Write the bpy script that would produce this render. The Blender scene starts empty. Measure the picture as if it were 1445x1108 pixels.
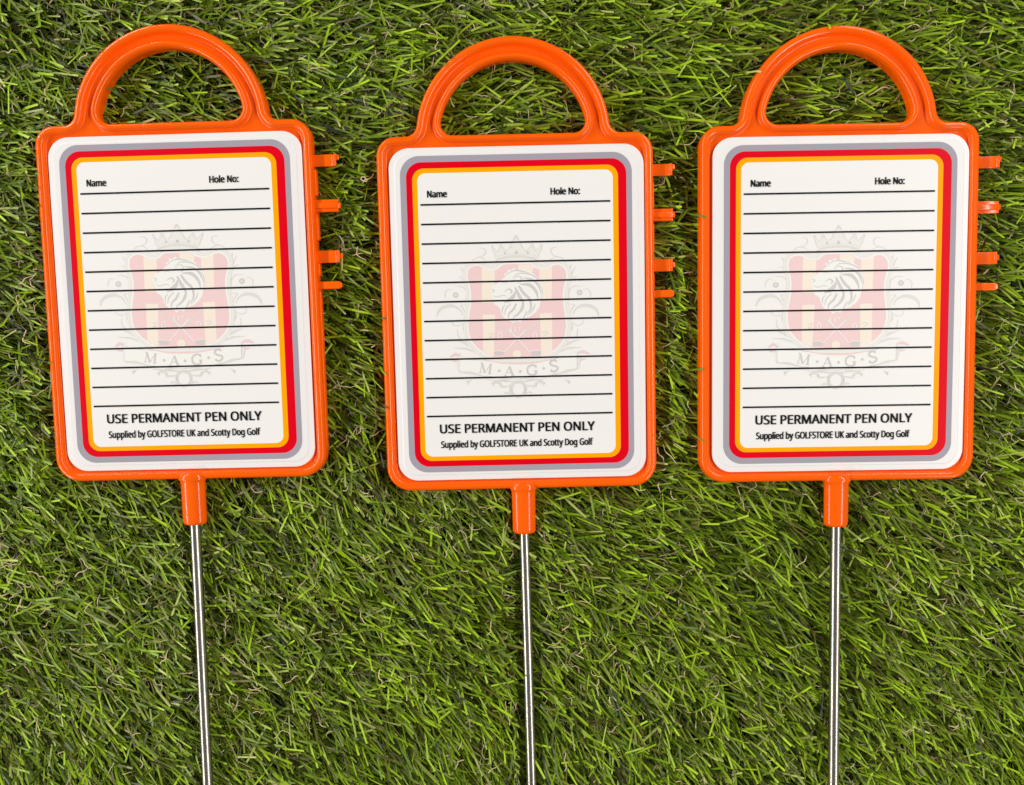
import bpy, bmesh, math, random
import numpy as np
from mathutils import Vector, Matrix, Euler
from mathutils.geometry import tessellate_polygon

random.seed(7); rng = np.random.default_rng(7)
scene = bpy.context.scene
U = 0.0003                      # one working unit = 0.3 mm
R = math.radians

# ------------------------------------------------------------------ camera
cam_data = bpy.data.cameras.new("camera")
cam_data.sensor_width = 36.0
cam_data.lens = 36.0 * 1085.0 / 1445.0
cam_data.clip_start = 0.01
cam_data.clip_end = 50.0
cam = bpy.data.objects.new("camera", cam_data)
cam.location = (0, 0, 1085 * U)
cam.rotation_euler = (R(-3.209), 0, 0)
scene.collection.objects.link(cam)
scene.camera = cam

# ------------------------------------------------------------------ light (a room with two ceiling strips)
world = bpy.data.worlds.new("World"); scene.world = world
world.use_nodes = True
bg = world.node_tree.nodes["Background"]
bg.inputs[0].default_value = (1.0, 0.975, 0.945, 1)
bg.inputs[1].default_value = 0.15

def strip(name, ang, dist, watts, width, length, color, y=0.0):
    d = bpy.data.lights.new(name, 'AREA')
    d.shape = 'RECTANGLE'; d.size = width; d.size_y = length
    d.energy = watts; d.color = color
    o = bpy.data.objects.new(name, d)
    o.location = (math.sin(R(ang)) * dist, y, math.cos(R(ang)) * dist)
    o.rotation_euler = (0, R(ang), 0)
    scene.collection.objects.link(o)
strip("strip_lamp", -63, 2.0, 67, 0.14, 5.0, (1.0, 0.988, 0.962), 0.9)
strip("strip_lamp", 46, 2.0, 57, 0.14, 5.0, (1.0, 0.988, 0.962), 0.9)

scene.view_settings.view_transform = 'Standard'
scene.view_settings.look = 'None'
scene.view_settings.exposure = 0.0
scene.view_settings.gamma = 1.0

# ------------------------------------------------------------------ helpers
def link(name, mesh, mats, parent=None, smooth=True):
    o = bpy.data.objects.new(name, mesh)
    for m in (mats if isinstance(mats, (list, tuple)) else [mats]):
        mesh.materials.append(m)
    scene.collection.objects.link(o)
    if parent is not None:
        o.parent = parent
    if smooth:
        mesh.polygons.foreach_set("use_smooth", [True] * len(mesh.polygons))
    return o

def mesh_from(verts, faces, name="m"):
    me = bpy.data.meshes.new(name)
    me.from_pydata([(x * U, y * U, z * U) for x, y, z in verts], [], faces)
    me.update()
    return me

def srgb(r, g, b):
    def f(c):
        c /= 255.0
        return c / 12.92 if c <= 0.04045 else ((c + 0.055) / 1.055) ** 2.4
    return (f(r), f(g), f(b), 1)

def principled(name, color, rough=0.5, metallic=0.0, spec=0.5, coat=0.0):
    m = bpy.data.materials.new(name); m.use_nodes = True
    b = m.node_tree.nodes["Principled BSDF"]
    b.inputs["Base Color"].default_value = color
    b.inputs["Roughness"].default_value = rough
    b.inputs["Metallic"].default_value = metallic
    b.inputs["Specular IOR Level"].default_value = spec
    b.inputs["Coat Weight"].default_value = coat
    return m, b

def add_noise_color(m, b, c1, c2, scale, detail=3.0, stretch=(1, 1, 1)):
    nt = m.node_tree
    tc = nt.nodes.new("ShaderNodeTexCoord"); mp = nt.nodes.new("ShaderNodeMapping")
    mp.inputs["Scale"].default_value = stretch
    n = nt.nodes.new("ShaderNodeTexNoise"); n.inputs["Scale"].default_value = scale
    n.inputs["Detail"].default_value = detail
    mx = nt.nodes.new("ShaderNodeMix"); mx.data_type = 'RGBA'
    mx.inputs[6].default_value = c1; mx.inputs[7].default_value = c2
    nt.links.new(tc.outputs["Object"], mp.inputs[0]); nt.links.new(mp.outputs[0], n.inputs["Vector"])
    nt.links.new(n.outputs["Fac"], mx.inputs[0]); nt.links.new(mx.outputs[2], b.inputs["Base Color"])
    return n

def add_bump(m, b, scale, strength, dist, stretch=(1, 1, 1)):
    nt = m.node_tree
    tc = nt.nodes.new("ShaderNodeTexCoord"); mp = nt.nodes.new("ShaderNodeMapping")
    mp.inputs["Scale"].default_value = stretch
    n = nt.nodes.new("ShaderNodeTexNoise"); n.inputs["Scale"].default_value = scale
    n.inputs["Detail"].default_value = 3
    bp = nt.nodes.new("ShaderNodeBump"); bp.inputs["Strength"].default_value = strength
    bp.inputs["Distance"].default_value = dist
    nt.links.new(tc.outputs["Object"], mp.inputs[0]); nt.links.new(mp.outputs[0], n.inputs["Vector"])
    nt.links.new(n.outputs["Fac"], bp.inputs["Height"]); nt.links.new(bp.outputs[0], b.inputs["Normal"])

# ------------------------------------------------------------------ materials
M_orange, b = principled("orange_plastic", (0.95, 0.075, 0.002, 1), 0.15, spec=0.35)
add_noise_color(M_orange, b, (1.0, 0.112, 0.0, 1), (0.98, 0.126, 0.0, 1), 60)
_nt = M_orange.node_tree; _n = _nt.nodes.new("ShaderNodeTexNoise"); _n.inputs["Scale"].default_value = 40; _n.inputs["Detail"].default_value = 6
_tc = _nt.nodes.new("ShaderNodeTexCoord"); _nt.links.new(_tc.outputs["Object"], _n.inputs["Vector"])
_mr = _nt.nodes.new("ShaderNodeMapRange"); _mr.inputs[1].default_value = 0.35; _mr.inputs[2].default_value = 0.7
_mr.inputs[3].default_value = 0.13; _mr.inputs[4].default_value = 0.22
_nt.links.new(_n.outputs["Fac"], _mr.inputs[0]); _nt.links.new(_mr.outputs[0], b.inputs["Roughness"])
M_white, b = principled("white_plastic", (0.83, 0.80, 0.78, 1), 0.35)
add_bump(M_white, b, 90, 0.05, 0.0001)
M_paper, b = principled("cream_paper", srgb(238, 234, 224), 0.42)
add_noise_color(M_paper, b, srgb(236, 235, 230), srgb(239, 234, 231), 45, 4, (1, 1, 1))
M_grey, b = principled("grey_print", srgb(163, 155, 166), 0.42, spec=0.2)
add_noise_color(M_grey, b, srgb(154, 147, 158), srgb(170, 163, 172), 4000, 1)
M_red, b = principled("red_print", srgb(222, 0, 26), 0.40, spec=0.10)
M_yel, b = principled("amber_print", srgb(255, 166, 0), 0.40, spec=0.10)
M_black, b = principled("black_ink", (0.004, 0.004, 0.006, 1), 0.4, spec=0.15)
M_wred, b = principled("faded_red_print", srgb(237, 196, 190), 0.42)
add_noise_color(M_wred, b, srgb(234, 198, 197), srgb(240, 209, 206), 1500, 2)
M_wyel, b = principled("faded_yellow_print", srgb(241, 228, 211), 0.42)
M_wgrey, b = principled("faded_grey_print", srgb(221, 217, 211), 0.42)
M_wdark, b = principled("faded_dark_print", srgb(207, 200, 198), 0.42)
M_wlite, b = principled("pale_grey_print", srgb(231, 228, 222), 0.42)
M_wpaper, b = principled("pale_print", srgb(238, 236, 231), 0.42)
M_metal, b = principled("brushed_steel", (0.56, 0.52, 0.45, 1), 0.34, metallic=1.0)
nt_ = M_metal.node_tree
n_ = add_noise_color(M_metal, b, (0.40, 0.37, 0.31, 1), (0.56, 0.52, 0.45, 1), 180, 5, (1, 0.12, 1))
mr_ = nt_.nodes.new("ShaderNodeMapRange"); mr_.inputs[3].default_value = 0.22; mr_.inputs[4].default_value = 0.38
nt_.links.new(n_.outputs["Fac"], mr_.inputs[0]); nt_.links.new(mr_.outputs[0], b.inputs["Roughness"])

# ------------------------------------------------------------------ outline of the sign
def arc(cx, cy, r, a0, a1, n):
    return [(cx + r * math.cos(R(a0 + (a1 - a0) * i / n)), cy + r * math.sin(R(a0 + (a1 - a0) * i / n))) for i in range(n + 1)]

def resample(pts, step):
    P = [Vector(p) for p in pts]; P.append(P[0])
    L = [0]
    for a, b_ in zip(P, P[1:]): L.append(L[-1] + (b_ - a).length)
    n = int(round(L[-1] / step)); out = []; j = 0
    for i in range(n):
        s = L[-1] * i / n
        while L[j + 1] < s: j += 1
        t = (s - L[j]) / max(1e-9, L[j + 1] - L[j])
        q = P[j].lerp(P[j + 1], t); out.append((q.x, q.y))
    return out

def offset(pts, d):
    """move a counter-clockwise loop inwards by d (negative = outwards)"""
    n = len(pts); out = []
    for i in range(n):
        a = Vector(pts[i - 1]); c = Vector(pts[(i + 1) % n])
        t = (c - a).normalized()
        out.append((pts[i][0] - t.y * d, pts[i][1] + t.x * d))
    return out

HC = (-1.0, 241.0); HR = 135.7; HI = 103.0
def outer_outline():
    rf = 16.0; sh = 244.0
    dx = math.sqrt((HR + rf) ** 2 - (sh + rf - HC[1]) ** 2)
    ang = math.degrees(math.atan2(sh + rf - HC[1], dx))
    p = []
    p += arc(-193 + 34, -257 + 34, 34, 180, 270, 12)
    p += arc(196 - 34, -257 + 34, 34, 270, 360, 12)
    p += arc(194 - 27, sh - 27, 27, 0, 90, 12)
    p += arc(HC[0] + dx, sh + rf, rf, 270, 180 + ang, 10)
    p += arc(HC[0], HC[1], HR, ang, 180 - ang, 60)
    p += arc(HC[0] - dx, sh + rf, rf, -ang, -90, 10)
    p += arc(-193 + 27, sh - 27, 27, 90, 180, 12)
    return resample(p, 2.6)

def hole_outline():
    rf = 16.0; y0 = 245.0
    dx = math.sqrt((HI - rf) ** 2 - (y0 + rf - HC[1]) ** 2)
    ang = math.degrees(math.atan2(y0 + rf - HC[1], dx))
    p = []
    p += arc(HC[0] + dx, y0 + rf, rf, -90, ang, 10)
    p += arc(HC[0], HC[1], HI, ang, 180 - ang, 50)
    p += arc(HC[0] - dx, y0 + rf, rf, 180 - ang, 270, 10)
    return resample(p, 2.6)

OUT = outer_outline(); HOLE = hole_outline()
ZF, ZB = -4.4, -20.0
PROF = [(0.8, ZB), (0.1, -18.8), (-0.3, -10), (0, -4.6), (0.2, -2.0), (0.8, 0.2), (1.9, 1.9), (3.4, 2.9), (5.4, 3.4), (7.4, 3.4),
        (9.2, 2.8), (10.6, 1.5), (11.6, -0.2), (12.2, -2.0), (12.7, -3.3), (13.4, -4.1), (14.4, ZF)]
PROFH = [(2.5, ZB), (2.0, -18.8), (1.2, -10), (0.3, -5.5), (0.4, -3.2), (1.0, -0.8), (2.1, 1.2), (3.8, 2.7), (5.6, 3.2), (7.2, 2.9),
         (8.6, 1.9), (9.6, 0.5), (10.2, -1.4), (10.7, -2.9), (11.3, -4.0), (12.2, ZF)]

def build_body():
    verts = []; faces = []
    def sweep(loop, prof, sign):
        n = len(loop); base = []
        for t, z in prof:
            base.append(len(verts))
            verts.extend([(x, y, z) for x, y in offset(loop, t * sign)])
        for k in range(len(prof) - 1):
            a, c = base[k], base[k + 1]
            for i in range(n):
                j = (i + 1) % n
                f = (a + i, a + j, c + j, c + i)
                faces.append(f if sign > 0 else f[::-1])
        return base[0], base[-1], n
    o0, o1, no = sweep(OUT, PROF, 1)
    h0, h1, nh = sweep(HOLE, PROFH, -1)
    for oa, ha, up in ((o1, h1, True), (o0, h0, False)):
        idx = [oa + i for i in range(no)] + [ha + i for i in range(nh)]
        loops = [[Vector((verts[i][0], verts[i][1], 0)) for i in idx[:no]], [Vector((verts[i][0], verts[i][1], 0)) for i in idx[no:]]]
        for t in tessellate_polygon(loops):
            a, b_, c = [idx[q] for q in t]
            A, B, C_ = verts[a], verts[b_], verts[c]
            s = (B[0] - A[0]) * (C_[1] - A[1]) - (B[1] - A[1]) * (C_[0] - A[0])
            if (s > 0) != up: b_, c = c, b_
            faces.append((a, b_, c))
    bm = bmesh.new()
    vs = [bm.verts.new((x * U, y * U, z * U)) for x, y, z in verts]
    for f in faces:
        try: bm.faces.new([vs[i] for i in f])
        except ValueError: pass
    cut = 229.5
    bmesh.ops.bisect_plane(bm, geom=bm.verts[:] + bm.edges[:] + bm.faces[:], plane_co=(0, cut * U, 0), plane_no=(0, 1, 0), dist=1e-7)
    # smooth normals of the swept surfaces only (flat floor and back stay flat)
    def is_flat(f): return abs(f.normal.z) > 0.9999
    bm.normal_update()
    nrm = {}
    for v in bm.verts:
        s = Vector((0, 0, 0))
        for f in v.link_faces:
            if not is_flat(f): s += f.normal * f.calc_area()
        nrm[v.co.to_tuple(7)] = s.normalized() if s.length > 0 else Vector((0, 0, 1))
    res = []
    for keep_top in (False, True):
        b2 = bm.copy()
        dele = [f for f in b2.faces if (f.calc_center_median().y > cut * U) != keep_top]
        bmesh.ops.delete(b2, geom=dele, context='FACES')
        b2.normal_update()
        me = bpy.data.meshes.new("handle" if keep_top else "frame")
        b2.to_mesh(me); b2.free()
        me.polygons.foreach_set("use_smooth", [True] * len(me.polygons))
        ln = []
        for p in me.polygons:
            flat = abs(p.normal.z) > 0.9999
            for vi in p.vertices:
                if flat: ln.append(tuple(p.normal))
                else: ln.append(tuple(nrm.get(me.vertices[vi].co.to_tuple(7), p.normal)))
        me.normals_split_custom_set(ln)
        res.append(me)
    bm.free()
    return res

# ------------------------------------------------------------------ flat print shapes
def rrect(x0, y0, x1, y1, r, n=8):
    return (arc(x0 + r, y0 + r, r, 180, 270, n) + arc(x1 - r, y0 + r, r, 270, 360, n)
            + arc(x1 - r, y1 - r, r, 0, 90, n) + arc(x0 + r, y1 - r, r, 90, 180, n))

def ring_mesh(a, b_, z):
    n = len(a)
    v = [(x, y, z) for x, y in a] + [(x, y, z) for x, y in b_]
    return mesh_from(v, [(i, (i + 1) % n, n + (i + 1) % n, n + i) for i in range(n)])

class Print:
    """collects flat printed shapes, each one a hair above the one before"""
    def __init__(s, z): s.v = []; s.f = []; s.m = []; s.z = z
    def poly(s, pts, mat):
        z = s.z; s.z += 0.003; o = len(s.v)
        s.v += [(x, y, z) for x, y in pts]
        for t in tessellate_polygon([[Vector((x, y, 0)) for x, y in pts]]):
            a, b_, c = t
            A, B, C_ = pts[a], pts[b_], pts[c]
            if (B[0] - A[0]) * (C_[1] - A[1]) - (B[1] - A[1]) * (C_[0] - A[0]) < 0: b_, c = c, b_
            s.f.append((o + a, o + b_, o + c)); s.m.append(mat)
    def stroke(s, pts, w, mat):
        """ribbon along a Catmull-Rom curve; w = width or list of widths"""
        if not isinstance(w, (list, tuple)): w = [w] * len(pts)
        P = [Vector(p) for p in pts]; q = []; ww = []
        if len(P) == 2: q = P; ww = list(w)
        else:
            E = [P[0] * 2 - P[1]] + P + [P[-1] * 2 - P[-2]]
            for i in range(1, len(E) - 2):
                for k in range(5):
                    t = k / 5
                    a, b_, c, d = E[i - 1:i + 3]
                    q.append(0.5 * ((2 * b_) + (c - a) * t + (2 * a - 5 * b_ + 4 * c - d) * t * t + (3 * b_ - a - 3 * c + d) * t ** 3))
                    ww.append(w[i - 1] * (1 - t) + w[i] * t)
            q.append(P[-1]); ww.append(w[-1])
        L = []; Rr = []
        for i, p in enumerate(q):
            t = (q[min(i + 1, len(q) - 1)] - q[max(i - 1, 0)]).normalized()
            n = Vector((-t.y, t.x)) * ww[i] / 2
            L.append(p + n); Rr.append(p - n)
        z = s.z; s.z += 0.003; o = len(s.v); n = len(q)
        s.v += [(p.x, p.y, z) for p in Rr] + [(p.x, p.y, z) for p in L]
        for i in range(n - 1):
            s.f.append((o + i, o + i + 1, o + n + i + 1, o + n + i)); s.m.append(mat)
    def build(s, name, mats, parent):
        me = mesh_from(s.v, s.f, name)
        me.polygons.foreach_set("material_index", s.m)
        return link(name, me, mats, parent, smooth=False)

def K(a, b_):      # drawing grid of the emblem -> card units
    return (-87.8 + 0.207 * a - 0.0059 * b_, 108.5 - 0.0044 * a - 0.2076 * b_)

def crest(parent):
    p = Print(0.25)
    RED, YEL, GRY, DRK, LIT, PAP = range(6)
    S = 0.207
    k = lambda l: [K(*q) for q in l]
    mir = lambda l: [(874 - a + 6, b_ + 4) for a, b_ in l]
    shield = [(95, 290), (100, 245), (125, 222), (160, 214), (190, 222), (225, 240), (265, 248), (300, 240), (325, 217), (345, 206),
              (435, 203), (525, 203), (545, 225), (590, 240), (640, 234), (680, 212), (715, 207), (745, 222), (765, 250), (770, 290),
              (754, 350), (746, 400), (752, 480), (765, 560), (772, 620), (765, 680), (745, 730), (700, 780), (650, 812), (600, 828),
              (440, 838), (270, 834), (225, 815), (170, 775), (125, 725), (107, 670), (102, 610), (108, 550), (120, 480), (122, 400), (110, 340)]
    ks = k(shield)
    # scrollwork on both sides
    side = [([(790, 430), (794, 380), (825, 352), (872, 352)], [3, 7, 8, 3]), ([(885, 378), (915, 370), (936, 395), (935, 428)], [3, 5, 8, 3]),
            ([(815, 548), (840, 505), (890, 482), (950, 492), (985, 522), (995, 558)], [3, 12, 22, 24, 18, 4]),
            ([(795, 475), (830, 478), (815, 500), (800, 535)], [3, 7, 9, 3]), ([(810, 600), (850, 618), (885, 605), (888, 582)], [3, 7, 6, 3]),
            ([(795, 665), (815, 640), (812, 590)], [4, 9, 3]), ([(852, 640), (846, 690), (818, 712)], [3, 9, 4]),
            ([(705, 90), (675, 95), (662, 115), (674, 138), (702, 150)], [3, 6, 8, 6, 3]), ([(655, 176), (690, 155), (730, 158), (762, 186)], [3, 7, 7, 3]),
            ([(775, 285), (795, 240), (800, 205)], [5, 12, 3]), ([(800, 300), (815, 250), (832, 222)], [4, 8, 3]), ([(800, 310), (825, 290), (848, 288)], [3, 6, 3]),
            ([(690, 800), (780, 745), (862, 715)], [4, 22, 3]), ([(715, 806), (790, 775), (880, 768)], [4, 15, 3]), ([(700, 760), (770, 700), (800, 660)], [4, 14, 3]),
            ([(760, 640), (790, 560), (792, 520)], [8, 12, 4]), ([(765, 330), (785, 360), (775, 420)], [6, 12, 6])]
    for pts, w in side:
        w = [x * S for x in w]
        p.stroke(k(pts), w, GRY); p.stroke(k(mir(pts)), w, GRY)
    for c in ((862, 395), (14, 412)):
        p.poly(k(arc(c[0], c[1], 19, 0, 345, 16)), DRK); p.poly(k(arc(c[0], c[1], 11, 0, 345, 16)), GRY)
    # border of the shield
    d = 7.5
    p.poly(offset(ks, d if _area(ks) < 0 else -d), LIT)
    d = 3.4
    p.poly(offset(ks, d if _area(ks) < 0 else -d), GRY)
    d = 2.7
    p.poly(offset(ks, d if _area(ks) < 0 else -d), PAP)
    p.poly(ks, RED)
    for st in ([(192, 226), (225, 241), (265, 249), (282, 247), (282, 465), (195, 465)], [(200, 545), (285, 545), (278, 832), (240, 820), (204, 797)],
               [(585, 240), (640, 235), (672, 216), (672, 450), (590, 450)], [(592, 537), (675, 533), (680, 793), (640, 814), (604, 826)],
               [(440, 205), (522, 205), (545, 228), (528, 300), (440, 300)]):
        p.poly(k(st), YEL)
    # crown
    crown = [(290, 165), (255, 80), (300, 122), (318, 70), (358, 118), (395, 60), (425, 22), (455, 60), (490, 116), (536, 66), (556, 112), (605, 72), (575, 160), (500, 152), (430, 148), (350, 154)]
    p.poly(k(crown), LIT)
    p.stroke(k([(290, 165), (262, 85), (300, 124), (320, 72), (360, 120), (398, 62), (425, 10), (452, 62), (490, 118), (536, 68), (556, 114), (602, 76), (572, 160)]), 5 * S, GRY)
    p.stroke(k([(285, 182), (340, 160), (430, 150), (525, 158), (578, 178)]), [6 * S, 15 * S, 20 * S, 15 * S, 6 * S], GRY)
    p.stroke(k([(300, 150), (360, 138), (430, 134), (505, 136), (565, 146)]), 4 * S, GRY)
    for c in ((350, 130, 9), (428, 126, 12), (505, 126, 9), (325, 92, 6), (535, 90, 6), (262, 84, 6), (600, 76, 6), (425, 22, 7), (390, 90, 6), (465, 88, 6)):
        p.poly(k(arc(c[0], c[1], c[2], 0, 330, 10)), DRK if c[2] > 8 else GRY)
    # lion head in profile, facing left
    p.poly(k([(252, 382), (262, 352), (300, 332), (334, 304), (352, 288), (345, 262), (365, 270), (368, 240), (388, 246), (412, 228), (432, 244), (470, 238),
              (520, 250), (556, 276), (592, 318), (612, 366), (614, 416), (598, 452), (590, 492), (562, 532), (520, 560), (482, 572), (462, 598), (430, 588),
              (412, 606), (386, 584), (352, 574), (326, 540), (318, 506), (300, 484), (280, 478), (274, 448), (262, 420)]), PAP)
    for pts, w in [([(352, 288), (380, 262), (420, 246), (470, 252), (520, 262)], [3, 6, 10, 10, 3]), ([(400, 300), (440, 268), (500, 268), (556, 288), (586, 330)], [3, 7, 9, 9, 3]),
                   ([(410, 312), (430, 286), (460, 292), (460, 322), (440, 334)], [3, 6, 9, 7, 3]), ([(470, 296), (530, 306), (575, 340), (600, 400)], [6, 16, 18, 4]),
                   ([(455, 340), (520, 345), (565, 390), (580, 450)], [8, 26, 22, 4]), ([(445, 350), (480, 400), (520, 440), (530, 500), (500, 545)], [16, 22, 20, 16, 3]),
                   ([(420, 360), (450, 420), (475, 460), (470, 510), (430, 560)], [14, 26, 18, 16, 3]), ([(430, 470), (410, 510), (380, 540), (376, 574)], [14, 18, 14, 4]),
                   ([(470, 480), (450, 530), (415, 560), (410, 592)], [4, 12, 10, 3]), ([(355, 478), (335, 505), (336, 545)], [4, 10, 3]), ([(395, 470), (360, 505), (350, 550)], [6, 10, 3]),
                   ([(560, 470), (545, 510), (505, 552)], [4, 10, 3]), ([(500, 520), (485, 560), (465, 582)], [6, 10, 3]),
                   ([(330, 332), (352, 326), (372, 334)], [3, 6, 2]), ([(256, 372), (276, 380), (266, 396)], [3, 9, 3]), ([(270, 416), (300, 426), (340, 414), (368, 424)], [3, 6, 6, 3]),
                   ([(345, 390), (378, 372), (398, 388), (386, 404)], [3, 10, 14, 4]), ([(345, 462), (380, 448), (410, 420), (424, 386)], [8, 32, 30, 6]), ([(585, 330), (606, 380), (600, 440)], [3, 7, 3])]:
        p.stroke(k(pts), [x * S * 0.9 for x in w], DRK)
    # crossed clubs, ball, EST., digits
    p.stroke(k([(300, 596), (440, 712)]), 9 * S, GRY); p.stroke(k([(588, 590), (432, 714)]), 9 * S, GRY)
    for l in ([(380, 650), (440, 706), (524, 800), (560, 786), (606, 790)], [(502, 645), (432, 712), (354, 800), (318, 788), (276, 794)]):
        p.stroke(k(l[:3]), 6 * S, PAP)
        p.stroke(k(l[2:]), 4 * S, PAP)
    p.poly(k([(276, 798), (330, 797), (352, 804), (338, 822), (290, 822)]), DRK)
    p.poly(k([(606, 796), (552, 795), (530, 804), (542, 822), (592, 824)]), DRK)
    p.poly(k([(437 + 30 * math.cos(t), 815 + 27 * math.sin(t)) for t in np.linspace(0, 6, 18)]), YEL)
    for cx in (318, 560):
        p.stroke(k([(cx + 13 * math.cos(t), 688 + 22 * math.sin(t)) for t in np.linspace(0, 6.28, 12)]), 6 * S, PAP)
    p.stroke(k([(240, 680), (262, 670), (268, 684), (246, 702), (272, 700)]), 5 * S, GRY)
    p.stroke(k([(610, 668), (632, 662), (648, 672), (636, 680), (622, 690)]), 5 * S, GRY)
    def lt(segs, x, y, sx, sy, w, m, rot=0):
        c, s_ = math.cos(rot), math.sin(rot)
        for sg in segs:
            wf = 1.0
            if isinstance(sg[-1], (int, float)): wf = sg[-1]; sg = sg[:-1]
            pts = []
            for a, b_ in sg:
                u, v = (a - 0.5) * sx, (b_ - 0.5) * sy
                pts.append(K(x + u * c - v * s_, y + u * s_ + v * c))
            p.stroke(pts, w * wf * S, m)
    E_ = [[(0.1, 0), (0.1, 1)], [(0, 0.02), (0.9, 0.02)], [(0.1, 0.5), (0.7, 0.5)], [(0, 0.98), (0.9, 0.98)]]
    S_ = [[(0.92, 0.14), (0.62, 0.0), (0.25, 0.05), (0.12, 0.26), (0.4, 0.46), (0.8, 0.6), (0.88, 0.82), (0.55, 1.0), (0.2, 0.96), (0.05, 0.8)]]
    T_ = [[(0.5, 0), (0.5, 1)], [(0, 0.02), (1, 0.02)]]
    lt(E_, 397, 643, 18, 26, 5, PAP); lt(S_, 424, 643, 18, 26, 5, PAP); lt(T_, 452, 642, 20, 26, 5, PAP)
    p.poly(k(arc(474, 654, 4, 0, 330, 8)), PAP)
    # ribbon
    p.poly(k([(40, 800), (60, 850), (200, 860), (430, 882), (690, 856), (830, 800), (850, 812), (848, 912), (760, 935), (650, 962), (430, 985), (200, 962), (110, 950), (44, 935)]), PAP)
    for pts, w, m in [([(195, 850), (320, 874), (440, 880), (560, 874), (700, 848)], [3, 9, 12, 9, 3], RED), ([(42, 938), (120, 942), (215, 966)], [6, 18, 3], GRY),
                      ([(852, 915), (780, 930), (690, 958)], [6, 18, 3], GRY), ([(230, 990), (330, 1000), (440, 1004), (560, 994), (640, 982)], [2, 5, 6, 5, 2], GRY),
                      ([(200, 962), (320, 980), (440, 985), (560, 976), (700, 955)], [2, 3, 3, 3, 2], GRY),
                      ([(36, 832), (40, 880), (38, 938)], [5, 16, 5], LIT), ([(852, 812), (866, 850), (858, 915)], [5, 16, 5], LIT),
                      ([(-20, 835), (10, 815), (36, 826)], [5, 20, 6], RED), ([(936, 812), (890, 798), (852, 806)], [5, 20, 6], RED),
                      ([(-10, 860), (14, 862), (36, 850)], [3, 12, 4], RED), ([(910, 845), (880, 850), (856, 840)], [3, 12, 4], RED)]:
        p.stroke(k(pts), [x * S for x in w], m)
    Mm = [[(0.16, 0), (0.12, 1), 0.5], [(0.14, 0.02), (0.5, 0.98), 1.3], [(0.5, 0.98), (0.86, 0.02), 0.5], [(0.86, 0), (0.9, 1), 1.3], [(0, 0.02), (0.24, 0.02), 0.5], [(0.76, 0.02), (1, 0.02), 0.5], [(0, 0.98), (0.26, 0.98), 0.5], [(0.74, 0.98), (1.04, 0.98), 0.5]]
    Aa = [[(0.5, 0), (0.12, 1), 0.55], [(0.48, 0), (0.88, 1), 1.4], [(0.25, 0.64), (0.7, 0.64), 0.5], [(0, 0.98), (0.28, 0.98), 0.5], [(0.68, 0.98), (1.04, 0.98), 0.5]]
    Gg = [[(0.88, 0.24), (0.72, 0.04), (0.45, 0.0), (0.16, 0.18), (0.08, 0.5), (0.18, 0.84), (0.5, 1.0), (0.82, 0.9)], [(0.83, 0.58), (0.83, 0.95), 1.2], [(0.66, 0.58), (1.0, 0.58), 0.5], [(0.87, 0.0), (0.88, 0.28), 0.5]]
    lt(Mm, 221, 912, 84, 70, 11, DRK, R(9)); lt(Aa, 385, 932, 74, 66, 11, DRK, R(2)); lt(Gg, 542, 925, 78, 68, 13, DRK, R(-4)); lt(S_, 692, 896, 60, 76, 14, DRK, R(-10))
    for c in ((315, 930), (460, 934), (622, 913)):
        p.poly(k([(c[0] - 13, c[1]), (c[0], c[1] - 12), (c[0] + 13, c[1]), (c[0], c[1] + 12)]), DRK)
    # ornament beneath
    for r_, w in ((46, 6), (58, 3)):
        p.stroke(k([(447 + r_ * math.cos(t), 1055 + r_ * math.sin(t)) for t in np.linspace(0, 6.28, 16)]), w * S, GRY)
    for l, w in ([(505, 1030), (560, 1035), (575, 1010), (625, 1010), (615, 1030)], [3, 12, 9, 7, 3]), ([(480, 1005), (540, 990), (600, 995), (625, 1020)], [3, 6, 6, 3]), ([(770, 990), (790, 1000), (800, 1020)], [3, 7, 3]), ([(800, 995), (798, 1006)], [3, 6]), ([(505, 1085), (525, 1075), (545, 1085)], [3, 7, 3]):
        w = [x * S for x in w]
        p.stroke(k(l), w, GRY); p.stroke(k([(894 - a, b_ + 3) for a, b_ in l]), w, GRY)
    return p.build("crest", [M_wred, M_wyel, M_wgrey, M_wdark, M_wlite, M_wpaper], parent)

def _area(pts):
    return sum(pts[i - 1][0] * pts[i][1] - pts[i][0] * pts[i - 1][1] for i in range(len(pts))) / 2

try:
    import os
    FONT = bpy.data.fonts.load(os.path.join(bpy.utils.resource_path('LOCAL'), "datafiles", "fonts", "NotoSansHebrew-Regular.woff2"))
except Exception:
    FONT = None

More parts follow.
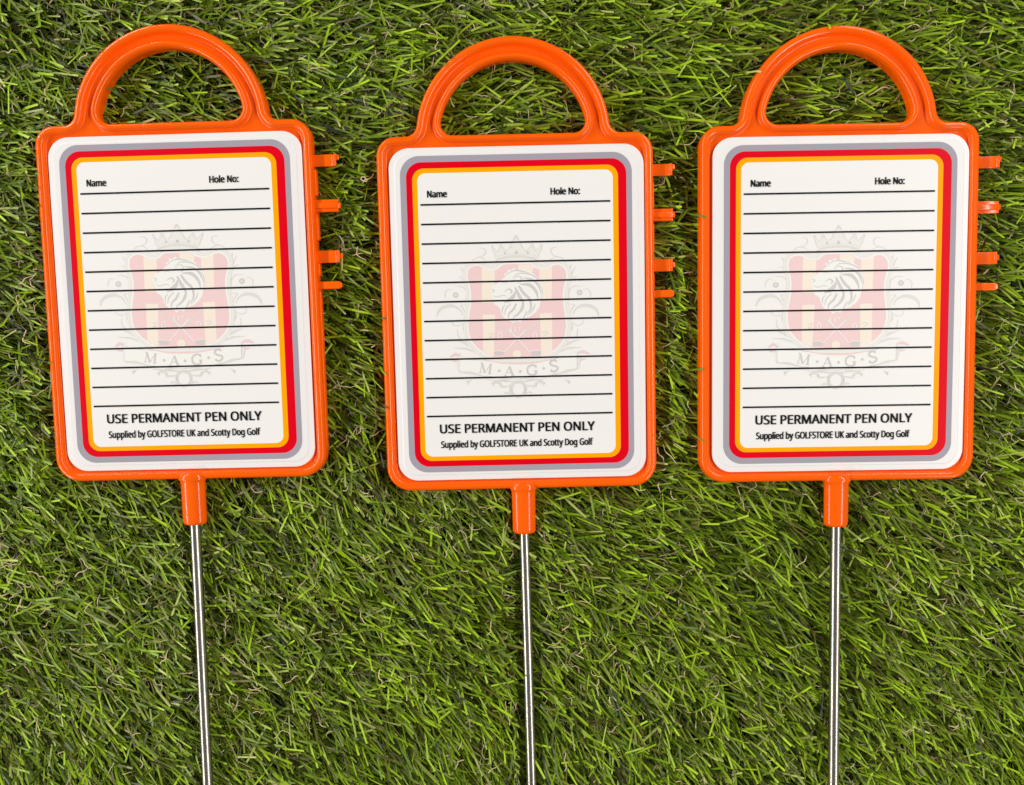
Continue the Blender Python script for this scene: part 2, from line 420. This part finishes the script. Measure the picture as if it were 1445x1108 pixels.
def text(name, body, x0, x1, base, cap, z, bold, parent):
    """flat lettering; bold = how far (in units) the strokes are thickened sideways"""
    cu = bpy.data.curves.new(name, 'FONT'); cu.body = body; cu.size = 1.0
    cu.resolution_u = 3
    if FONT is not None: cu.font = FONT
    ob = bpy.data.objects.new(name, cu); scene.collection.objects.link(ob)
    bpy.context.view_layer.update()
    dg = bpy.context.evaluated_depsgraph_get()
    def grab():
        bpy.context.view_layer.update()
        m = bpy.data.meshes.new_from_object(ob.evaluated_get(bpy.context.evaluated_depsgraph_get()))
        c = np.empty(len(m.vertices) * 3, dtype=np.float32); m.vertices.foreach_get("co", c)
        return m, c.reshape(-1, 3)
    cu.body = "H"; _, c = grab(); capn = c[:, 1].max()
    cu.body = body; m0, c = grab()
    faces = [tuple(p.vertices) for p in m0.polygons]
    bpy.data.objects.remove(ob)
    sx = (x1 - x0 - 2 * bold) / (c[:, 0].max() - c[:, 0].min())
    sy = (cap - bold * 0.6) / capn
    X = (c[:, 0] - c[:, 0].min()) * sx + x0 + bold; Y = c[:, 1] * sy + base + bold * 0.3
    V = []; F = []
    shifts = [(-1, -0.4), (1, 0.4), (-1, 0.4), (1, -0.4), (0, 0)] if bold else [(0, 0)]
    for k, (dx, dy) in enumerate(shifts):
        o = len(V)
        V += [(x + dx * bold, y + dy * bold, z + 0.012 * k) for x, y in zip(X.tolist(), Y.tolist())]
        F += [tuple(q + o for q in f) for f in faces]
    return link(name, mesh_from(V, F, name), M_black, parent, smooth=False)

# ------------------------------------------------------------------ one sign
def extrude_profile(xz, y0, y1):
    """profile polygon in xz (clockwise seen from -y) pulled from y0 to y1"""
    n = len(xz)
    v = [(x, y0, z) for x, z in xz] + [(x, y1, z) for x, z in xz]
    f = [(i, (i + 1) % n, n + (i + 1) % n, n + i) for i in range(n)] + [tuple(range(n))[::-1], tuple(range(n, 2 * n))]
    return v, f

def merge(parts):
    V = []; F = []
    for v, f in parts:
        o = len(V); V += v; F += [tuple(i + o for i in q) for q in f]
    return V, F

def bevelled(name, vf, width, parent, mat, seg=2):
    me = mesh_from(*vf, name=name)
    bm = bmesh.new(); bm.from_mesh(me)
    bmesh.ops.recalc_face_normals(bm, faces=bm.faces)
    e = [e for e in bm.edges if len(e.link_faces) == 2 and e.calc_face_angle(0) > 0.5]
    bmesh.ops.bevel(bm, geom=e, offset=width * U, segments=seg, affect='EDGES', profile=0.5, clamp_overlap=True)
    bm.to_mesh(me); bm.free()
    return link(name, me, mat, parent)

def lathe_y(rings, cx, cz, zs=1.0, n=28):
    v = []; f = []
    for y, r in rings:
        for i in range(n):
            a = 2 * math.pi * i / n
            v.append((cx + r * math.cos(a), y, cz + r * zs * math.sin(a)))
    for k_ in range(len(rings) - 1):
        for i in range(n):
            j = (i + 1) % n
            f.append((k_ * n + i, k_ * n + j, (k_ + 1) * n + j, (k_ + 1) * n + i))
    f.append(tuple(range(n))[::-1]); f.append(tuple(range((len(rings) - 1) * n, len(rings) * n)))
    return v, f

ROD_UP = 0.85
def build_sign():
    root = bpy.data.objects.new("golf_sign", None)
    root.empty_display_size = 0.02
    scene.collection.objects.link(root)
    fr, hd = build_body()
    frame = link("frame", fr, M_orange, root, smooth=False)
    link("handle", hd, M_orange, root, smooth=False)
    # lower rear shell standing out along the right side of the frame
    bevelled("side_ledge", merge([extrude_profile([(192, -9.5), (196.6, -9.5), (197.2, -19.4), (192, -19.4)], a, b_) for a, b_ in ((140, 176), (78, 118))]), 0.8, frame, M_orange)
    bevelled("side_ledge", merge([extrude_profile([(193, -9.0), (196.6, -9.0), (197.0, -19.4), (193, -19.4)], a, b_) for a, b_ in ((28, 47), (-214, 10))]), 0.8, frame, M_orange)
    # socket and rod
    v, f = lathe_y([(-247, 17), (-256, 20.5), (-259, 18.6), (-262, 17.4), (-268, 17), (-318, 16.8), (-321.5, 16), (-323, 14), (-323.2, 9.5), (-320, 9.2)], 3.4, -5, 0.76, 40)
    so = link("rod_socket", mesh_from(v, f), M_orange, root)
    v, f = lathe_y([(-300, 7.5)] + [(-300 - 22 * i, 7.5) for i in range(1, 21)] + [(-775, 7.5), (-800, 1.2)], 3.4, -5, 1.0, 28)
    rod = link("rod", mesh_from([(x, y + 310, z + 5) for x, y, z in v], f), M_metal, root)
    rod.location = (0, -310 * U, -5 * U); rod.rotation_euler = (-R(ROD_UP), 0, 0)
    # latch tabs along the right side
    hook = [(183, -8), (196, -7.8), (205, -7.7), (210, -7.7), (214.8, -7.8), (217.4, -6.4), (218.8, -4.0), (221, -4.2), (221.8, -7), (220, -11), (214, -12), (209, -11), (203, -10.4), (196, -10.8), (183, -13)]
    nub = [(219, -5), (225, -6.2), (225.4, -9.2), (219, -10.4)]
    for y0, y1, yn in ((183, 199.5, 195), (49.5, 66.8, 58.7)):
        o = bevelled("hook_tab", merge([extrude_profile(hook, y0, y1), extrude_profile(nub, yn - 3.6, yn + 3.6)]), 0.9, root, M_orange)
    bevelled("ridged_tab", merge([extrude_profile([(183, -4.2), (222, -5.0), (222, -11), (183, -11)], 120, 137),
                                  extrude_profile([(183, -2.4), (220, -2.9), (224, -5), (225.6, -7.5), (224, -10), (183, -10)], 124.5, 132.5)]), 0.9, root, M_orange, 3)
    bevelled("peg_tab", (lambda c: ([(x, y, -3.2) for x, y in c] + [(x, y, -11) for x, y in c],
              [tuple(range(len(c))), tuple(range(len(c), 2 * len(c)))[::-1]] + [(i, len(c) + i, len(c) + (i + 1) % len(c), (i + 1) % len(c)) for i in range(len(c))]))
             ([(183, 12.5)] + arc(218, 17.8, 5.3, -90, 90, 8) + [(183, 23.1)]), 1.5, root, M_orange, 3)
    # white card with a shallow step round its rim
    o0 = rrect(-176.5, -242.3, 181, 228, 29, 12)
    rings = [(o0, -6.0), (o0, -1.5), (offset(o0, 0.7), -1.0), (offset(o0, 7.5), -0.55), (offset(o0, 8.6), -0.05), (offset(o0, 9.6), 0)]
    v = []; f = []; n = len(o0)
    for pts, z in rings: v += [(x, y, z) for x, y in pts]
    for a in range(len(rings) - 1):
        f += [(a * n + i, a * n + (i + 1) % n, (a + 1) * n + (i + 1) % n, (a + 1) * n + i) for i in range(n)]
    f.append(tuple(range((len(rings) - 1) * n, len(rings) * n)))
    card = link("card", mesh_from(v, f), M_white, root, smooth=False)
    # printed bands
    g0 = rrect(-160.5, -230.4, 163.7, 216.6, 27, 12); r0 = rrect(-152.2, -222.0, 156.1, 207.9, 21, 12)
    y0 = rrect(-143.6, -213.7, 144.4, 199.3, 16, 12); i0 = rrect(-136.6, -207.5, 137.1, 192.8, 11, 12)
    link("grey_band", ring_mesh(g0, r0, 0.15), M_grey, card, False)
    link("red_band", ring_mesh(r0, y0, 0.15), M_red, card, False)
    link("amber_band", ring_mesh(y0, i0, 0.15), M_yel, card, False)
    link("paper_panel", mesh_from([(x, y, 0.15) for x, y in i0], [tuple(range(len(i0)))]), M_paper, card, False)
    crest(card)
    H = 149.3; lm = None
    for i in range(12):
        y = H - i * 2 * H / 11
        if lm is None:
            lm = mesh_from([(-133, -1.15, 0), (133, -1.15, 0), (133, 1.15, 0), (-133, 1.15, 0)], [(0, 1, 2, 3)], "writing_line"); lm.materials.append(M_black)
        o = bpy.data.objects.new("writing_line", lm); scene.collection.objects.link(o)
        o.parent = card; o.location = (0, y * U, 0.75 * U)
    text("name_heading", "Name", -123.3, -95.4, 159.2, 9.4, 0.8, 0.42, card)
    text("hole_number_heading", "Hole No:", 49.6, 90.8, 159.5, 9.4, 0.8, 0.42, card)
    text("instruction_line", "USE PERMANENT PEN ONLY", -115, 107.5, -174.1, 12.9, 0.8, 0.52, card)
    text("supplier_line", "Supplied by GOLFSTORE UK and Scotty Dog Golf", -113.9, 104.4, -195.2, 9.7, 0.8, 0.34, card)
    return root

def copy_tree(o, parent=None):
    c = o.copy(); scene.collection.objects.link(c)
    if parent is not None: c.parent = parent
    for ch in list(o.children): copy_tree(ch, c)
    return c

POSES = [  # x, y, z, rx, ry, rz   (units, degrees)
    (-467.46, 71.11, -5.1, 0.839, -1.072, 1.394),
    (7.89, 55.89, -10.77, 1.471, 0.126, 1.248),
    (458.62, 69.04, -3.25, 0.688, -0.235, 0.913)]
LABELS = [
    "leftmost orange handled golf hole sign, a grass blade curling over its handle",
    "middle orange handled golf hole sign, lying slightly lower between the two others",
    "rightmost orange handled golf hole sign, its rod the most upright of the three"]
sign0 = build_sign()
signs = []
for i, (x, y, z, rx, ry, rz) in enumerate(POSES):
    s = sign0 if i == 0 else copy_tree(sign0)
    s.location = (x * U, y * U, z * U)
    s.rotation_euler = (R(rx), R(ry), R(rz))
    s["label"] = LABELS[i]; s["category"] = "sign"; s["group"] = "orange golf hole signs lying on the artificial grass"
    signs.append(s)
    dx, dy = ((5.0, -3.8), (0.5, 0.8), (4.5, -2.0))[i]
    for ch in s.children:
        if ch.name.split('.')[0] in ("hook_tab", "ridged_tab", "peg_tab"):
            ch.location = (dx * U, dy * U, 0)
        if ch.name.split('.')[0] == "rod":
            ch.rotation_euler.z = R((0.05, 0.45, -0.2)[i])
        if ch.name.split('.')[0] in ("rod", "rod_socket"):
            ch.location.x = (-2.0, -0.3, -0.2)[i] * U

# ------------------------------------------------------------------ artificial turf
GX, GY = 930.0, 790.0
ZG = -91.0
mats = []
for (x, y, z, rx, ry, rz) in POSES:
    mats.append((np.array(Euler((R(rx), R(ry), R(rz))).to_matrix()), np.array([x, y, z])))

def press_down(P, free_rod=None, soft=False):
    """bend blade points down wherever a sign lies on them"""
    for Rm, T in mats:
        L = (P - T) @ Rm
        x, y = L[..., 0], L[..., 1]
        zmax = np.full(x.shape, 1e6)
        body = (np.abs(x - 1) < 195) & (y > -258) & (y < 245)
        rr = np.hypot(x - HC[0], y - HC[1])
        hand = (y >= 240) & (rr < HR + 1) & (rr > HI - 1)
        zmax[body | hand] = -21.5
        dout = np.hypot(np.maximum(0, np.abs(x - 1) - 195), np.maximum(0, np.maximum(-258 - y, y - 245)))
        dhan = np.where(y > 240, np.maximum(rr - HR, HI - rr), 1e3)
        dd = np.maximum(0.0, np.minimum(dout, dhan))
        zmax = np.where(soft & (dd > 0), np.minimum(zmax, -27 + dd * 0.9), zmax)
        zmax[(y > 243) & (y < 246) & (np.abs(x) < 105)] = -21.5
        tab = (x > 190) & (x < 227) & (((y > 181) & (y < 202)) | ((y > 118) & (y < 139)) | ((y > 47) & (y < 69)) | ((y > 10) & (y < 26)))
        zmax[tab] = np.minimum(zmax[tab], -14)
        sock = (np.abs(x - 3.4) < 18.5) & (y < -250) & (y > -325)
        zmax[sock] = -21
        dx_ = np.abs(x - 3.6)
        rod = (dx_ < 24) & (y <= -323) & (y > -801)
        if free_rod is not None: rod = rod & ~free_rod
        zr = -17.8 + np.tan(R(ROD_UP)) * (-310 - y) + np.maximum(0, dx_ - 8.8) * 0.9
        zmax = np.where(rod, np.minimum(zmax, zr), zmax)
        L[..., 2] = np.minimum(L[..., 2], zmax)
        P = L @ Rm.T + T
    return P

_k = [(rng.uniform(0.002, 0.012), rng.uniform(0.002, 0.012), rng.uniform(0, 6.28)) for _ in range(14)]
def field(x, y, sel, s=1.0):
    r = 0
    for i in sel:
        a, b_, c = _k[i]
        r = r + np.sin((a * x * (1 if i % 2 else -1) + b_ * y) * s + c)
    return r / math.sqrt(len(sel))

def ribbons(name, P, W, Wd, col, taper, mat):
    """P (n,k,3) spine points, W (n,3)/(n,k,3) unit width direction, Wd (n,) width, col (n,3)"""
    n, k = P.shape[:2]
    if W.ndim == 2: W = W[:, None, :]
    half = (Wd[:, None] * taper[None, :] * 0.5)[..., None] * W
    V = np.stack([P - half, P + half], 2).reshape(-1, 3) * U
    base = (np.arange(n) * k * 2)[:, None] + (np.arange(k - 1) * 2)[None, :]
    F = np.stack([base, base + 1, base + 3, base + 2], -1).reshape(-1)
    me = bpy.data.meshes.new(name)
    nf = n * (k - 1)
    me.vertices.add(len(V)); me.vertices.foreach_set("co", V.astype(np.float32).ravel())
    me.loops.add(nf * 4); me.loops.foreach_set("vertex_index", F.astype(np.int32))
    me.polygons.add(nf); me.polygons.foreach_set("loop_start", np.arange(nf, dtype=np.int32) * 4)
    me.polygons.foreach_set("loop_total", np.full(nf, 4, dtype=np.int32))
    me.update(calc_edges=True)
    at = me.color_attributes.new("blade_colour", 'FLOAT_COLOR', 'POINT')
    c = np.ones((n, k * 2, 4), dtype=np.float32); c[..., :3] = col[:, None, :]
    at.data.foreach_set("color", c.ravel())
    me.polygons.foreach_set("use_smooth", np.ones(nf, dtype=bool))
    return link(name, me, mat, None, smooth=False)

def blade_material(name, rough, transl):
    m = bpy.data.materials.new(name); m.use_nodes = True
    nt = m.node_tree; b = nt.nodes["Principled BSDF"]
    a = nt.nodes.new("ShaderNodeAttribute"); a.attribute_name = "blade_colour"
    nt.links.new(a.outputs["Color"], b.inputs["Base Color"])
    b.inputs["Roughness"].default_value = rough
    b.inputs["Specular IOR Level"].default_value = 0.24
    t = nt.nodes.new("ShaderNodeBsdfTranslucent"); nt.links.new(a.outputs["Color"], t.inputs[0])
    mx = nt.nodes.new("ShaderNodeMixShader"); mx.inputs[0].default_value = transl
    nt.links.new(b.outputs[0], mx.inputs[1]); nt.links.new(t.outputs[0], mx.inputs[2])
    nt.links.new(mx.outputs[0], nt.nodes["Material Output"].inputs[0])
    return m
M_blade = blade_material("turf_blade", 0.36, 0.07)
M_thatch = blade_material("tan_thatch", 0.5, 0.15)

def make_turf():
    sp = 11.9
    gx = np.arange(-GX, GX, sp); gy = np.arange(-GY, GY, sp)
    X, Y = np.meshgrid(gx, gy); X = X.ravel() + rng.uniform(-5, 5, X.size); Y = Y.ravel() + rng.uniform(-5, 5, Y.size)
    nb = 8
    tdir = rng.normal(0, 0.20, X.size); ttone = rng.normal(0, 0.5, X.size)
    X = np.repeat(X, nb); Y = np.repeat(Y, nb); tdir = np.repeat(tdir, nb); ttone = np.repeat(ttone, nb)
    n = X.size
    x = X + rng.normal(0, 2.6, n); y = Y + rng.normal(0, 2.6, n)
    # lean: to the right at the top of the picture, down to the right at the bottom
    mean = -0.46 + 0.30 * np.clip(y / 550, -1.2, 1.2) + 0.22 * field(x, y, (0, 1, 2, 3))
    spread = np.where(rng.random(n) < 0.15, 1.3, 0.30)
    ang = mean + tdir + rng.normal(0, 1, n) * spread
    length = rng.uniform(66, 112, n)
    rise = np.clip(0.60 + 0.09 * field(x, y, (4, 5, 6, 7), 1.4) + rng.normal(0, 0.24, n), 0.10, 0.92)
    hz = length * rng.uniform(0.75, 1.0, n)
    k = 5
    s = np.linspace(0, 1, k)[None, :]
    top = np.clip(rise * 84, 22, 74)
    bend = rng.uniform(1.25, 2.1, n)[:, None]
    h = hz[:, None] * (0.12 * s + 0.88 * s ** bend)
    z = ZG + top[:, None] * (1 - (1 - s) ** 1.7)
    curve = rng.normal(0, 0.10, n)[:, None] * s ** 1.5
    a = ang[:, None] + curve
    P = np.stack([x[:, None] + h * np.cos(a), y[:, None] + h * np.sin(a), z], -1)
    rodfree = (rng.random(n) < 0.055)[:, None] & np.ones((1, k), bool)
    softm = (rng.random(n) < 0.8)[:, None] & np.ones((1, k), bool)
    P = press_down(P, rodfree, softm)
    # a few blades curl over the edges of the frames
    q_ = 0
    for Rm, T in mats:
        for _ in range(5):
            th = rng.uniform(0.75, 2.6) if rng.random() < 0.35 else None
            if th is None:
                yy = rng.uniform(-235, 225); c0 = np.array([-193.0, yy]); nrm_ = np.array([-1.0, rng.uniform(-0.3, 0.9)])
            else:
                th = th if th > 1.57 else math.pi - th
                nrm_ = np.array([math.cos(th), math.sin(th)]); c0 = np.array(HC) + HR * nrm_
            nrm_ = nrm_ / np.linalg.norm(nrm_); ln = rng.uniform(0.3, 1.1)
            prof = [(16, -26), (8, -13), (2.2, 0.5), (-2.0 * ln, 4.6), (-8.0 * ln, 5.6)]
            L_ = np.array([[c0[0] + nrm_[0] * d, c0[1] + nrm_[1] * d, z_] for d, z_ in prof])
            P[q_] = L_ @ Rm.T + T; ang[q_] = math.atan2(-nrm_[1], -nrm_[0]); q_ += 1
    tw = rng.normal(0, 0.7, n)
    tw[:q_] *= 0.3
    W = np.stack([-np.sin(ang) * np.cos(tw), np.cos(ang) * np.cos(tw), np.sin(tw)], -1)
    wd = rng.uniform(2.0, 3.5, n)
    pal = np.array([[0.365, 0.540, 0.020], [0.150, 0.245, 0.006], [0.115, 0.100, 0.020], [0.022, 0.036, 0.004], [0.430, 0.470, 0.130]])
    q = rng.random(n) + 0.16 * ttone + 0.05 * field(x, y, (8, 9, 10))
    ci = np.select([q < 0.33, q < 0.60, q < 0.76, q < 0.94], [0, 1, 2, 3], 4)
    cj = rng.permutation(ci); mixf = (rng.random(n) * 0.45)[:, None]
    col = (pal[ci] * (1 - mixf) + pal[cj] * mixf) * rng.uniform(0.5, 1.35, n)[:, None]
    g = ribbons("grass", P, W, wd, col, np.array([0.8, 1.0, 1.0, 1.0, 0.92]), M_blade)
    g["kind"] = "stuff"; g["label"] = "green artificial turf blades leaning to the lower right"; g["category"] = "grass"
    # tan curled fibres
    m = 15000
    x = rng.uniform(-GX, GX, m); y = rng.uniform(-GY, GY, m)
    keep = field(x, y, (11, 12, 13), 2.2) + rng.normal(0, 0.8, m) > -0.4
    x, y = x[keep], y[keep]; m = x.size
    k = 9; s = np.linspace(0, 1, k)
    a0 = rng.uniform(0, 6.28, m); turn = rng.normal(0, 1.0, (m, k - 1)) * 0.45
    aa = a0[:, None] + np.cumsum(turn, 1)
    st = rng.uniform(2.2, 4.6, m)[:, None]
    px = x[:, None] + np.concatenate([np.zeros((m, 1)), np.cumsum(np.cos(aa) * st, 1)], 1)
    py = y[:, None] + np.concatenate([np.zeros((m, 1)), np.cumsum(np.sin(aa) * st, 1)], 1)
    z0 = rng.uniform(-52, -20, m)[:, None]
    pz = z0 + rng.uniform(2, 12, m)[:, None] * np.sin(s * 3.0 + rng.uniform(0, 3, m)[:, None])
    pz = np.minimum(pz, -19)
    P = press_down(np.stack([px, py, pz], -1))
    tv = np.gradient(P, axis=1); tv /= np.linalg.norm(tv, axis=2, keepdims=True) + 1e-9
    W = np.stack([-tv[..., 1], tv[..., 0], np.zeros_like(tv[..., 0])], -1)
    wd = rng.uniform(0.7, 1.6, m)
    tone = rng.uniform(0.4, 1.15, m)[:, None]
    col = np.array([[0.76, 0.60, 0.34]]) * tone
    t = ribbons("thatch", P, W, wd, col, np.full(k, 1.0), M_thatch)
    t["kind"] = "stuff"; t["label"] = "curled tan thatch fibres tangled between the green turf blades"; t["category"] = "thatch"
make_turf()

# a blade curling over the left handle
def stray():
    Rm, T = mats[0]
    pts = [[(-66, 276, -22), (-70, 282, -10), (-74.5, 286, 1.5), (-80, 290, 4.6), (-85, 292, 4.2)]]
    P = np.array(pts, float) @ Rm.T + T
    W = np.array([[0.45, 0.89, 0.0]])
    o = ribbons("grass_blade", P, W, np.array([3.4]), np.array([[0.07, 0.12, 0.02]]), np.array([1, 1, 1, 0.8, 0.35]), M_blade)
    o["label"] = "single dark green blade curling over the inner edge of the leftmost handle"; o["category"] = "grass blade"
stray()

# backing under the turf
M_back, b = principled("turf_backing", (0.02, 0.022, 0.014, 1), 0.9)
add_noise_color(M_back, b, (0.012, 0.014, 0.008, 1), (0.05, 0.04, 0.024, 1), 400)
N = 40
v = []; f = []
for j in range(N + 1):
    for i in range(N + 1):
        v.append((-1100 + 2200 * i / N, -950 + 1900 * j / N, ZG - 1 + 1.2 * math.sin(i * 1.7) * math.cos(j * 1.3)))
f = [(j * (N + 1) + i, j * (N + 1) + i + 1, (j + 1) * (N + 1) + i + 1, (j + 1) * (N + 1) + i) for j in range(N) for i in range(N)]
g = link("ground", mesh_from(v, f), M_back)
g["kind"] = "structure"; g["label"] = "dark backing sheet under the artificial turf"
